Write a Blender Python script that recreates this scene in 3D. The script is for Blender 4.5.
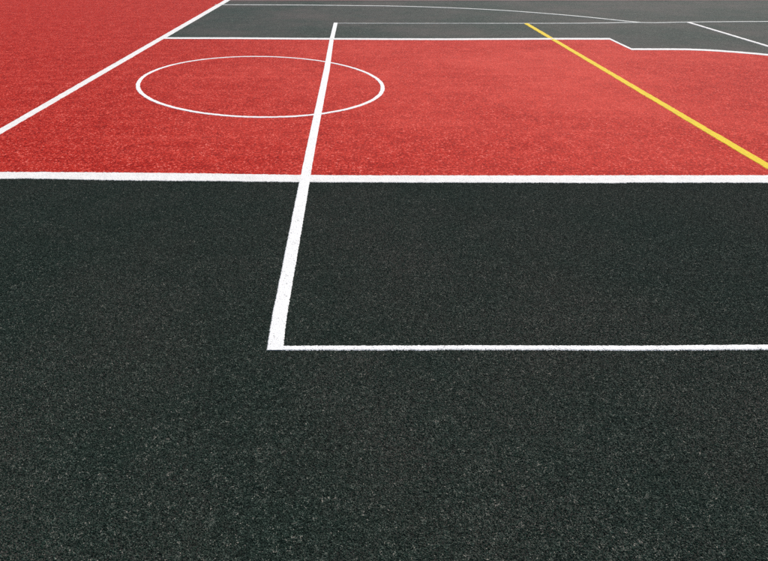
import bpy, bmesh, math, random
import numpy as np
random.seed(7); rng = np.random.default_rng(7)
S = bpy.context.scene
for o in list(bpy.data.objects): bpy.data.objects.remove(o)
C = S.collection

# ------------------------------------------------------------------ camera
W, H = 768.0, 561.0
F, YH, CX = 540.0, -76.0, 352.0            # focal length, horizon row, principal column (photo pixels)
HC = 1.93                                  # camera height; makes the circle 3.6 m across
T = (H/2 - YH) / F; PITCH = math.atan(T); CO = math.cos(PITCH)
cam = bpy.data.cameras.new('camera'); co = bpy.data.objects.new('camera', cam); C.objects.link(co)
cam.sensor_width = 36.0; cam.lens = 36.0 * F / W
cam.shift_x = (W/2 - CX) / W
cam.clip_start = 0.05; cam.clip_end = 5000
co.location = (0, 0, HC); co.rotation_euler = (math.pi/2 - PITCH, 0, 0)
S.camera = co

# ------------------------------------------------------------------ light
SUN_EL, SUN_AZ = 52.0, 28.0                # azimuth clockwise from +Y (the view direction)
world = bpy.data.worlds.new('World'); S.world = world; world.use_nodes = True
wn = world.node_tree.nodes; wl = world.node_tree.links
sky = wn.new('ShaderNodeTexSky'); sky.sky_type = 'NISHITA'; sky.sun_disc = False
sky.sun_elevation = math.radians(SUN_EL); sky.sun_rotation = math.radians(SUN_AZ)
sky.dust_density = 3.0; sky.air_density = 1.0; sky.ozone_density = 1.0
wl.new(sky.outputs[0], wn['Background'].inputs[0]); wn['Background'].inputs[1].default_value = 0.10
sl = bpy.data.lights.new('sun', 'SUN'); so = bpy.data.objects.new('sun', sl); C.objects.link(so)
sl.energy = 3.4; sl.angle = math.radians(0.6); sl.color = (1.0, 0.965, 0.91)
so.rotation_euler = (math.radians(90 - SUN_EL), 0, math.radians(180 - SUN_AZ)); so.location = (4, 8, 12)
S.view_settings.view_transform = 'Standard'; S.view_settings.look = 'None'
S.cycles.sample_clamp_direct = 4.0; S.cycles.sample_clamp_indirect = 1.0
S.cycles.use_denoising = False        # keep the fine grain of the rubber
S.view_settings.exposure = 0.08; S.view_settings.gamma = 1.0; S.view_settings.use_curve_mapping = False

# ------------------------------------------------------------------ helpers
def gp(x, y):                              # photo pixel -> point on the flat court
    u = y - YH
    return (HC * (x - CX) / (u * CO), HC * (F / (CO * CO) / u - T))
def gpa(pts): return np.array([gp(*p) for p in pts])

def link(name, me, mat=None, kind=None, label=None, cat=None, group=None, parent=None):
    o = bpy.data.objects.new(name, me); C.objects.link(o)
    if mat and me: me.materials.append(mat)
    if kind: o['kind'] = kind
    if label: o['label'] = label
    if cat: o['category'] = cat
    if group: o['group'] = group
    if parent: o.parent = parent
    return o

class NT:
    def __init__(s, name):
        s.m = bpy.data.materials.new(name); s.m.use_nodes = True
        s.n = s.m.node_tree.nodes; s.l = s.m.node_tree.links; s.b = s.n['Principled BSDF']
        s.pos = s.n.new('ShaderNodeNewGeometry').outputs['Position']
    def link(s, a, b): s.l.new(a, b)
    def scaled(s, v):
        m = s.n.new('ShaderNodeMapping'); m.inputs['Scale'].default_value = v; s.link(s.pos, m.inputs[0]); return m.outputs[0]
    def noise(s, scale, detail=3, rough=.55, vec=None, dist=0):
        t = s.n.new('ShaderNodeTexNoise'); t.inputs['Scale'].default_value = scale; t.inputs['Detail'].default_value = detail
        t.inputs['Roughness'].default_value = rough; t.inputs['Distortion'].default_value = dist
        s.link(vec or s.pos, t.inputs['Vector']); return t.outputs['Fac']
    def voro(s, scale, out='Color', feature='F1', vec=None):
        t = s.n.new('ShaderNodeTexVoronoi'); t.feature = feature; t.inputs['Scale'].default_value = scale
        s.link(vec or s.pos, t.inputs['Vector']); return t.outputs[out]
    def ramp(s, fac, stops, interp='LINEAR'):
        r = s.n.new('ShaderNodeValToRGB'); e = r.color_ramp.elements; r.color_ramp.interpolation = interp
        while len(e) < len(stops): e.new(.5)
        for i, (p, c) in enumerate(stops):
            e[i].position = p; e[i].color = (*c, 1) if len(c) == 3 else c
        s.link(fac, r.inputs[0]); return r.outputs[0]
    def gramp(s, fac, a, b): return s.ramp(fac, [(a, (0, 0, 0)), (b, (1, 1, 1))])
    def mix(s, fac, a, b, mode='MIX'):
        m = s.n.new('ShaderNodeMix'); m.data_type = 'RGBA'; m.blend_type = mode
        for sock, v in ((m.inputs[0], fac), (m.inputs[6], a), (m.inputs[7], b)):
            if isinstance(v, (int, float)): sock.default_value = v
            elif isinstance(v, tuple): sock.default_value = (*v, 1)
            else: s.link(v, sock)
        return m.outputs[2]
    def math(s, op, a, b=0.0, c=0.0):
        m = s.n.new('ShaderNodeMath'); m.operation = op
        for sock, v in ((m.inputs[0], a), (m.inputs[1], b), (m.inputs[2], c)):
            if isinstance(v, (int, float)): sock.default_value = v
            else: s.link(v, sock)
        return m.outputs[0]
    def sep(s, col):
        q = s.n.new('ShaderNodeSeparateColor'); s.link(col, q.inputs[0]); return q.outputs
    def bump(s, hgt, dist, strength=1.0, nrm=None):
        b = s.n.new('ShaderNodeBump'); b.inputs['Distance'].default_value = dist; b.inputs['Strength'].default_value = strength
        s.link(hgt, b.inputs['Height'])
        if nrm is not None: s.link(nrm, b.inputs['Normal'])
        return b.outputs[0]
    def finish(s, col, rough, spec, nrm=None):
        s.link(col, s.b.inputs['Base Color'])
        if isinstance(rough, (int, float)): s.b.inputs['Roughness'].default_value = rough
        else: s.link(rough, s.b.inputs['Roughness'])
        s.b.inputs['Specular IOR Level'].default_value = spec
        if nrm is not None: s.link(nrm, s.b.inputs['Normal'])
        return s.m

DARK = [(0, (.002, .006, .0045)), (.30, (.005, .014, .010)), (.55, (.011, .026, .019)), (.72, (.028, .050, .039)), (.85, (.070, .095, .078)), (.94, (.13, .135, .112)), (1.0, (.25, .23, .20))]
RED = [(0, (.11, .002, .002)), (.30, (.26, .007, .005)), (.55, (.43, .014, .007)), (.74, (.60, .036, .021)), (.88, (.72, .11, .080)), (1.0, (.80, .28, .23))]

def dark_tint(t, col):                      # broad patches where brown or green granules gather
    p = t.gramp(t.noise(1.1, 4, .6), .42, .68)
    col = t.mix(t.math('MULTIPLY', p, .12), col, (.046, .036, .029))
    g = t.gramp(t.noise(.63, 3, .6, vec=t.scaled((1, 1, 7))), .5, .7)
    return t.mix(t.math('MULTIPLY', g, .25), col, (.008, .028, .020))

def granule_material():
    t = NT('dark rubber granules')
    a = t.n.new('ShaderNodeAttribute'); a.attribute_name = 'rnd'
    clump = t.noise(125, 2, .65)
    f = t.math('ADD', t.math('MULTIPLY_ADD', a.outputs['Fac'], .76, .06), t.math('MULTIPLY', t.math('SUBTRACT', clump, .5), 1.25))
    f = t.math('ADD', f, t.math('MULTIPLY', t.math('SUBTRACT', t.noise(42, 3, .8), .5), 1.1))
    col = dark_tint(t, t.ramp(f, DARK))
    return t.finish(col, .7, .12)

def sheet_material(name, stops, tint=None, dust=(.4, .3, .28), streak=False, spec=.07):
    t = NT(name)
    v1 = t.sep(t.voro(220))[0]; v2 = t.sep(t.voro(72))[1]
    n1 = t.noise(32, 3, .8); n2 = t.noise(5, 4, .65)
    f = t.math('MULTIPLY', v1, .45); f = t.math('ADD', f, t.math('MULTIPLY', v2, .45))
    f = t.math('ADD', f, t.math('MULTIPLY', t.math('SUBTRACT', n1, .5), 1.6))
    f = t.math('ADD', f, t.math('MULTIPLY', t.math('SUBTRACT', n2, .5), .55)); f = t.math('ADD', f, .05)
    col = t.ramp(f, stops)
    if tint: col = tint(t, col)
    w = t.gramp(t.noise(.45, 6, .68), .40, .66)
    if streak:                               # sheen and edge falloff painted into the red, palest right of centre
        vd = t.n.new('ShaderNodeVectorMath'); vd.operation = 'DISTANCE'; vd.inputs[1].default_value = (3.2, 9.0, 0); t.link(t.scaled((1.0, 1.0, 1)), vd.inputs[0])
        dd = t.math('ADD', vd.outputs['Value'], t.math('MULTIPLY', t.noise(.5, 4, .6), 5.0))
        worn = t.ramp(t.math('DIVIDE', dd, 12.0), [(.28, (1, 1, 1)), (.80, (.03, .03, .03))])  # worn: mask for that painted brightness, falling off toward the margin
        w = t.math('ADD', t.math('MULTIPLY', worn, .45), t.math('MULTIPLY', t.math('MULTIPLY', w, worn), .75))  # painted brightness, plus random dusty patches held inside it
    col = t.mix(t.math('MULTIPLY', w, .42 if streak else .5), col, dust)  # in the red, the dust colour also carries the painted brightness
    if streak:                               # faint scuffs dragged across the court
        sv = t.noise(1.0, 4, .7, vec=t.scaled((.35, 5.5, 1)))
        col = t.mix(t.math('MULTIPLY', t.gramp(sv, .50, .72), .17), col, dust)
    hb = t.math('ADD', t.voro(150, 'Distance'), t.math('MULTIPLY', t.noise(60, 3), .8))
    return t.finish(col, .72, spec, t.bump(hb, .006, .9))

def paint_material(name, base, worn, pits=.0):
    t = NT(name)
    n = t.noise(9, 4, .6); v = t.sep(t.voro(190))[0]
    col = t.mix(t.gramp(n, .4, .75), base, worn)
    if pits:                                  # pinholes where the paint missed a hollow between granules
        p = t.math('MULTIPLY', t.math('GREATER_THAN', v, 1 - pits), t.math('GREATER_THAN', t.noise(22, 2), .50))
        col = t.mix(t.math('MULTIPLY', p, .75), col, (.10, .105, .10))
    hb = t.math('ADD', t.voro(190, 'Distance'), t.noise(120, 2))
    return t.finish(col, .7, .2, t.bump(hb, .003, .8))

M_GRAN = granule_material()
M_DARK = sheet_material('dark green rubber', DARK, dark_tint, (.10, .075, .070), spec=.18)
M_BROWN = sheet_material('worn brownish red rubber', [(0, (.05, .02, .02)), (.6, (.12, .055, .055)), (1, (.22, .13, .12))], None, (.16, .13, .125), spec=.25)
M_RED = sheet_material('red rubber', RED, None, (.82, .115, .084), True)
M_WHITE = paint_material('white line paint', (.82, .82, .81), (.75, .75, .74), .05)
M_OFF = paint_material('weathered white line paint', (.77, .76, .74), (.68, .665, .645), .03)
M_FADE = paint_material('faded white line paint', (.56, .57, .54), (.42, .43, .41), .02)
M_YEL = paint_material('yellow line paint', (.73, .53, .008), (.62, .45, .02), .01)

# ------------------------------------------------------------------ setting
def sheet(name, pts, z, mat):
    bm = bmesh.new(); bm.faces.new([bm.verts.new((p[0], p[1], z)) for p in pts])
    bmesh.ops.triangulate(bm, faces=bm.faces[:]); bmesh.ops.recalc_face_normals(bm, faces=bm.faces[:])
    for f in bm.faces:
        if f.normal.z < 0: f.normal_flip()
    me = bpy.data.meshes.new(name); bm.to_mesh(me); bm.free()
    return link(name, me, mat, 'structure')

t = NT('old asphalt'); M_ASPH = t.finish(t.ramp(t.noise(40, 5, .7), [(.3, (.035, .036, .037)), (.7, (.075, .074, .072))]), .85, .3, t.bump(t.noise(160, 3), .004, .6))
sheet('ground', [(-900, -900), (900, -900), (900, 900), (-900, 900)], -0.06, M_ASPH)
XW, YB, YE = 26.0, -6.0, 34.0
sheet('dark_court_surface', [(-XW, YB), (XW, YB), (XW, YE), (-XW, YE)], 0.0, M_DARK)

# measured outlines, photo pixels
FRONT_T = [(0, 172.2), (100, 172.7), (160, 173.2), (220, 174), (290, 175.1), (360, 175.7), (512, 175.8), (700, 175.6), (768, 175.6)]
FRONT_B = [(0, 179.1), (27, 178.7), (80, 179.8), (100, 180.2), (160, 181), (220, 181.3), (300, 182.4), (360, 182.6), (512, 182.9), (612, 183.3), (630, 182.8), (700, 182.9), (768, 183)]
SIDE_L = [(0, 130), (50, 100), (120, 60.1), (140, 48.6), (225.3, 0)]
SIDE_R = [(0, 135.6), (58.5, 100), (120, 64.4), (140, 52.7), (230.8, 0)]
CEN_L = [(333.8, 22.9), (329.5, 40), (323.7, 70), (310.4, 130), (308.2, 140), (300.9, 175), (291.7, 220), (271.7, 320), (267, 350.6)]
CEN_R = [(337.5, 22.9), (333.6, 40), (329.7, 70), (318.5, 130), (316.7, 140), (310.6, 175), (303.1, 220), (286, 320), (282.6, 350.6)]
THIN_T = [(282.3, 346.3), (320, 346.1), (400, 345.9), (480, 345.7), (640, 346.1), (700, 345.5), (768, 345.0)]
THIN_B = [(282.0, 350.5), (320, 350.3), (430, 350.4), (438, 349.9), (560, 350.2), (640, 350.7), (768, 349.8)]
YEL_R = [(527.7, 23.3), (590.8, 60), (700, 123.6), (768, 164)]
YEL_L = [(524, 23.3), (582.7, 60), (700, 128.9), (768, 169.5)]
BORDER = [(150, 38.3), (240, 38.5), (300, 39.0), (400, 39.4), (450, 39.5), (550, 39.1), (609.5, 39.1), (631.5, 49.5), (680, 49.6), (694, 49.9), (720, 51.2), (768, 55.2), (860, 65.5), (1000, 86)]
CIRC = [(138.2, 85.7), (381.9, 86.5), (180, 62.6), (220, 58.1), (260, 57), (290, 58.4), (324, 62.2), (180, 109.3), (220, 114.9), (260, 117.7), (265, 118), (313, 114.9), (330, 112.7), (357, 68), (357, 106), (138.6, 88), (138.7, 84)]
FAR = [(337.6, 23.4), (400, 23.5), (450, 23.5), (560, 23.5), (600, 23.2), (622, 22.8), (640, 22.7), (655, 22.9), (680, 22.4), (720, 22.0), (768, 21.7), (1000, 20.6)]
ARC = [(215, 4.9), (260, 5.0), (300, 5.2), (350, 5.7), (400, 6.4), (450, 8.0), (500, 10.4), (550, 14.0), (580, 16.6), (600, 18.6), (625, 21.2), (640, 22.6)]
DIAG = [(688, 22.4), (728, 34.4), (768, 46.4), (900, 86)]

def fit_line(pts):                          # straight ground line x = a + b*y
    g = gpa(pts); b, a = np.polyfit(g[:, 1], g[:, 0], 1); return lambda y: a + b*y
sl_l, sl_r = fit_line(SIDE_L), fit_line(SIDE_R)
yl_l, yl_r = fit_line(YEL_L), fit_line(YEL_R)
fr_mid = gpa(FRONT_T)[:, 1].mean()*.5 + gpa(FRONT_B)[:, 1].mean()*.5
sm = lambda y: .5*(sl_l(y) + sl_r(y))
bd = gpa(BORDER)
FR_L, FR_R = gp(0, 175.6), gp(768, 179.3)
red = [(-XW, FR_L[1]), FR_L, gp(110, 176.6), gp(220, 177.7), gp(310, 178.9), gp(512, 179.3), FR_R, (XW, FR_R[1]), (XW, bd[-1][1])]
red += [tuple(p) for p in bd[::-1] if p[0] > sm(p[1]) + .05]
yb = bd[0][1]
red += [(sm(yb), yb), (sm(YE), YE), (-XW, YE)]
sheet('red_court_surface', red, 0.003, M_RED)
yfar = gp(400, 1.2)[1]
sheet('far_court_surface', [(sm(yfar) + .05, yfar), (XW, yfar + .25), (XW, YE), (sm(YE) + .05, YE)], 0.004, M_BROWN)

# ------------------------------------------------------------------ rubber granules of the near, dark floor
def granule_tile(k, size, n):
    phi = (1 + 5**.5)/2
    bv = np.array([(-1, phi, 0), (1, phi, 0), (-1, -phi, 0), (1, -phi, 0), (0, -1, phi), (0, 1, phi), (0, -1, -phi), (0, 1, -phi), (phi, 0, -1), (phi, 0, 1), (-phi, 0, -1), (-phi, 0, 1)])/math.hypot(1, phi)
    bf = np.array([(0, 11, 5), (0, 5, 1), (0, 1, 7), (0, 7, 10), (0, 10, 11), (1, 5, 9), (5, 11, 4), (11, 10, 2), (10, 7, 6), (7, 1, 8), (3, 9, 4), (3, 4, 2), (3, 2, 6), (3, 6, 8), (3, 8, 9), (4, 9, 5), (2, 4, 11), (6, 2, 10), (8, 6, 7), (9, 8, 1)])
    q = rng.normal(size=(n, 4)); q /= np.linalg.norm(q, axis=1)[:, None]
    w, x, y, z = q.T
    R = np.stack([np.stack([1-2*(y*y+z*z), 2*(x*y-z*w), 2*(x*z+y*w)], -1), np.stack([2*(x*y+z*w), 1-2*(x*x+z*z), 2*(y*z-x*w)], -1), np.stack([2*(x*z-y*w), 2*(y*z+x*w), 1-2*(x*x+y*y)], -1)], 1)
    r = .0021*np.exp(rng.normal(0, .28, n)); r = np.clip(r, .0011, .0040)
    ax = rng.uniform(.65, 1.35, (n, 1, 3))
    v = bv[None]*ax*rng.uniform(.8, 1.15, (n, 12, 1))
    v = np.einsum('nij,nkj->nki', R, v)*r[:, None, None]
    m = int(math.sqrt(n)); g = np.stack(np.meshgrid(np.arange(m), np.arange(m)), -1).reshape(-1, 2)
    c = np.zeros((n, 3)); c[:m*m, :2] = (g + .5)/m*size; c[m*m:, :2] = rng.uniform(0, size, (n-m*m, 2))
    c[:, :2] += rng.normal(0, size/m*.45, (n, 2)) - size/2
    c[:, 2] = rng.uniform(-.0015, .0016, n)
    v = (v + c[:, None]).reshape(-1, 3); f = (bf[None] + 12*np.arange(n)[:, None, None]).reshape(-1, 3)
    me = bpy.data.meshes.new('granule_patch')
    me.vertices.add(len(v)); me.vertices.foreach_set('co', v.ravel())
    me.loops.add(len(f)*3); me.loops.foreach_set('vertex_index', f.ravel().astype(np.int32))
    me.polygons.add(len(f)); me.polygons.foreach_set('loop_start', np.arange(0, len(f)*3, 3, dtype=np.int32))
    me.update(calc_edges=True)
    at = me.attributes.new('rnd', 'FLOAT', 'POINT'); at.data.foreach_set('value', np.repeat(rng.uniform(0, 1, n), 12).astype(np.float32))
    me.materials.append(M_GRAN)
    return bpy.data.objects.new('granule_patch', me)
TS = .5
tiles = [granule_tile(k, TS, 16000) for k in range(3)]
pts = []
yend = fr_mid + .02
ny = int((yend + 1.0)/TS) + 1; nx = 26
for j in range(ny):
    for i in range(nx):
        x = -6.0 + TS*(i + .5); y = yend - TS*(j + .5)
        # follow the slight sideways slope of the front line
        pts.append((x, y + .045*min(max((-x)/3.2, -.15), 1.2) - .0, .0))
gme = bpy.data.meshes.new('rubber_granules'); gme.from_pydata(pts, [], [])
ia = gme.attributes.new('pick', 'INT', 'POINT'); ia.data.foreach_set('value', rng.integers(0, 3, len(pts)).astype(np.int32))
ra = gme.attributes.new('turn', 'FLOAT_VECTOR', 'POINT')
ra.data.foreach_set('vector', np.c_[np.zeros((len(pts), 2)), rng.integers(0, 4, len(pts))*math.pi/2].ravel().astype(np.float32))
gob = link('rubber_granules', gme, None, 'stuff', 'loose looking dark green rubber granules bound into the near court floor', 'granules')
ng = bpy.data.node_groups.new('granules', 'GeometryNodeTree'); ng.interface.new_socket('Geometry', in_out='INPUT', socket_type='NodeSocketGeometry'); ng.interface.new_socket('Geometry', in_out='OUTPUT', socket_type='NodeSocketGeometry')
gi = ng.nodes.new('NodeGroupInput'); gout = ng.nodes.new('NodeGroupOutput'); iop = ng.nodes.new('GeometryNodeInstanceOnPoints')
gti = ng.nodes.new('GeometryNodeGeometryToInstance')
for tl in tiles:
    oi = ng.nodes.new('GeometryNodeObjectInfo'); oi.inputs['Object'].default_value = tl; ng.links.new(oi.outputs['Geometry'], gti.inputs[0])
n1 = ng.nodes.new('GeometryNodeInputNamedAttribute'); n1.data_type = 'INT'; n1.inputs[0].default_value = 'pick'
n2 = ng.nodes.new('GeometryNodeInputNamedAttribute'); n2.data_type = 'FLOAT_VECTOR'; n2.inputs[0].default_value = 'turn'
e2r = ng.nodes.new('FunctionNodeEulerToRotation')
ng.links.new(gi.outputs[0], iop.inputs['Points']); ng.links.new(gti.outputs[0], iop.inputs['Instance']); iop.inputs['Pick Instance'].default_value = True
ng.links.new(n1.outputs['Attribute'], iop.inputs['Instance Index']); ng.links.new(n2.outputs['Attribute'], e2r.inputs[0]); ng.links.new(e2r.outputs[0], iop.inputs['Rotation'])
ng.links.new(iop.outputs[0], gout.inputs[0])
md = gob.modifiers.new('granules', 'NODES'); md.node_group = ng

# ------------------------------------------------------------------ painted lines
def resample(p, step):
    p = np.asarray(p, float); d = np.r_[0, np.cumsum(np.hypot(*np.diff(p, axis=0).T))]
    n = max(2, int(d[-1]/step)); s = np.linspace(0, d[-1], n + 1)
    return np.c_[np.interp(s, d, p[:, 0]), np.interp(s, d, p[:, 1])]
def smooth_noise(n, k):
    a = rng.normal(size=n + 4*k); w = np.hanning(2*k + 1); w /= np.sqrt((w**2).sum()); return np.convolve(a, w, 'same')[2*k:2*k + n]
def strip(name, A, B, mat, label, z=.0065, rows=4, jit=.002, zj=.0004, cat='line marking', closed=False, group=None):
    """A painted strip between edge A and edge B (same number of points), with ragged edges and a real thickness."""
    A, B = np.asarray(A, float), np.asarray(B, float); n = len(A)
    d = B - A; wd = np.hypot(*d.T)[:, None]; d = d/np.maximum(wd, 1e-6)
    ja = (jit*(.8*smooth_noise(n, 1) + .35*smooth_noise(n, 5)))[:, None]; jb = (jit*(.8*smooth_noise(n, 1) + .35*smooth_noise(n, 5)))[:, None]
    A = A + d*(ja + .003); B = B + d*(jb - .003)    # the flat top; a thin bevelled skirt goes on outside it
    V, Fc = [], []
    for i in range(n):
        for r in range(rows + 1):
            p = A[i] + (B[i] - A[i])*r/rows
            V.append((p[0], p[1], z + rng.normal(0, zj)))
        q0, q1 = A[i] - d[i]*.0055, B[i] + d[i]*.0055
        V.append((q0[0], q0[1], .001)); V.append((q1[0], q1[1], .001))
    k = rows + 3
    for i in range(n if closed else n - 1):
        a, b = i*k, ((i + 1) % n)*k
        for r in range(rows): Fc.append((a + r, a + r + 1, b + r + 1, b + r))
        Fc.append((a + rows + 1, a, b, b + rows + 1)); Fc.append((a + rows, a + rows + 2, b + rows + 2, b + rows))
    if not closed:
        for a in (0, (n - 1)*k):
            for r in range(1): Fc.append((a + rows + 1, a + rows + 2, a + rows, a))
    me = bpy.data.meshes.new(name); me.from_pydata(V, [], Fc)
    bm = bmesh.new(); bm.from_mesh(me); bmesh.ops.recalc_face_normals(bm, faces=bm.faces[:])
    up = sum(f.normal.z*f.calc_area() for f in bm.faces)
    if up < 0: bmesh.ops.reverse_faces(bm, faces=bm.faces[:])
    bm.to_mesh(me); bm.free(); me.update()
    return link(name, me, mat, None, label, cat, group)
def centre_strip(name, pts, width, mat, label, step=.06, rows=1, jit=.004, z=.0065, zj=.0003, closed=False):
    p = resample(pts, step)
    if closed: p = p[:-1]
    tn = np.gradient(p, axis=0) if not closed else np.roll(p, -1, 0) - np.roll(p, 1, 0)
    tn /= np.hypot(*tn.T)[:, None]; nr = np.c_[-tn[:, 1], tn[:, 0]]
    w = np.interp(np.linspace(0, 1, len(p)), np.linspace(0, 1, len(np.atleast_1d(width))), np.atleast_1d(width))[:, None]/2
    return strip(name, p + nr*w, p - nr*w, mat, label, z, rows, jit, zj, closed=closed)
def curve(px, k=8):                         # Catmull-Rom through ground points
    g = gpa(px); g = np.vstack([2*g[0] - g[1], g, 2*g[-1] - g[-2]]); out = []
    for i in range(1, len(g) - 2):
        a, b, c, d = g[i-1:i+3]
        for s in np.arange(k)/k: out.append(.5*(2*b + (c-a)*s + (2*a-5*b+4*c-d)*s*s + (3*b-a-3*c+d)*s**3))
    out.append(g[-2]); return np.array(out)

# front line: the far and the near edge, drawn on past both sides of the frame
xs = np.arange(-7.5, 9.0, .012)
ft, fb = gpa(FRONT_T), gpa(FRONT_B)
A = np.c_[xs, np.interp(xs, ft[:, 0], ft[:, 1])]; B = np.c_[xs, np.interp(xs, fb[:, 0], fb[:, 1])]
strip('front_line', A, B, M_OFF, 'broad white line between the red floor and the near dark floor', rows=8, jit=.0030, z=.0049)
# centre line
cl, cr = gpa(CEN_L), gpa(CEN_R)
ys = np.linspace(cl[-1][1], cl[0][1], 1100)
L = np.c_[np.interp(ys, cl[::-1, 1], cl[::-1, 0]), ys]; Rr = np.c_[np.interp(ys, cr[::-1, 1], cr[::-1, 0]), ys]
strip('crossing_line', L, Rr, M_WHITE, 'long white line running across the circle and both floor colours', rows=10, jit=.0014, z=.0056)
# thin near line
tt, tb = gpa(THIN_T), gpa(THIN_B)
xs = np.arange(tt[0][0] + .001, 4.6, .007)
strip('thin_line', np.c_[xs, np.interp(xs, tt[:, 0], tt[:, 1])], np.c_[xs, np.interp(xs, tb[:, 0], tb[:, 1])], M_WHITE, 'thin white line meeting the foot of the long crossing line on dark floor', rows=6, jit=.0014, z=.0048)
# sideline and yellow line
ys = np.arange(fr_mid + .20, YE, .05)
strip('side_line', np.c_[sl_l(ys), ys], np.c_[sl_r(ys), ys], M_OFF, 'long off-white side line left of the circle with red floor beyond it', rows=3, jit=.003, z=.0070)
ys = np.arange(fr_mid + .12, gp(524, 23.3)[1], .04)
strip('yellow_line', np.c_[yl_l(ys), ys], np.c_[yl_r(ys), ys], M_YEL, 'straight yellow line crossing the red floor to the far dark floor', rows=3, jit=.003, z=.0064)
# circle (slightly out of true, as painted)
q = (np.array(CIRC) - (260, 87))/100.0       # conic through the measured points
D = np.c_[q[:, 0]**2, q[:, 0]*q[:, 1], q[:, 1]**2, q[:, 0], q[:, 1]]; cf = np.linalg.lstsq(D, np.ones(len(q)), rcond=None)[0]
Q = np.array([[cf[0], cf[1]/2], [cf[1]/2, cf[2]]]); c0 = -.5*np.linalg.solve(Q, cf[3:]); kk = 1 + c0 @ Q @ c0
ev, evec = np.linalg.eigh(Q/kk); a = np.linspace(0, 2*math.pi, 400)
el = c0 + (np.c_[np.cos(a)/math.sqrt(ev[0]), np.sin(a)/math.sqrt(ev[1])] @ evec.T)
ring = gpa(el*100 + (260, 87))
centre_strip('circle_line', ring, .056, M_WHITE, 'white painted circle on the red floor', step=.03, rows=2, jit=.003, z=.0062, closed=True)
# stepped border of the red floor
def px_curve(px, k=10):                     # straight runs to the slant, then a smooth bend, in photo pixels
    p = np.array(px, float); out = [p[:8]]
    q = np.vstack([2*p[7] - p[8], p[7:], 2*p[-1] - p[-2]])
    for i in range(1, len(q) - 2):
        a, b, c, d = q[i-1:i+3]
        out.append(np.array([.5*(2*b + (c-a)*s + (2*a-5*b+4*c-d)*s*s + (3*b-a-3*c+d)*s**3) for s in (np.arange(k) + 1)/k]))
    return np.vstack(out)
bp = px_curve(BORDER); x0 = next(x for x in range(140, 200) if gp(x, 38.4)[0] > sm(gp(x, 38.4)[1]))
bp = np.vstack([[(x0 + 1, 38.35)], bp[bp[:, 0] > x0 + 2]])
tq = np.concatenate([np.linspace(i, i + 1, max(1, int(abs(bp[i+1][0] - bp[i][0])/2)), endpoint=False) for i in range(len(bp) - 1)])
bi = np.c_[np.interp(tq, np.arange(len(bp)), bp[:, 0]), np.interp(tq, np.arange(len(bp)), bp[:, 1])]
strip('border_line', gpa(bi + (0, -.8)), gpa(bi + (0, .8)), M_OFF, 'white edge line of the red floor with a slanted step', rows=2, jit=.004, z=.0066)
# far lines
centre_strip('far_thin_line', curve(FAR), [.045, .05, .09, .09, .09, .09], M_FADE, 'faint thin white line on far dark floor where the yellow line ends', step=.06, z=.0064)
centre_strip('far_arc', curve(ARC), .115, M_FADE, 'faint thin white arc on far dark floor starting at the side line', step=.06, z=.0070)
centre_strip('far_slanted_line', curve(DIAG), .085, M_OFF, 'short slanted white line on far dark floor leaving the faint thin line', step=.05, z=.0078)
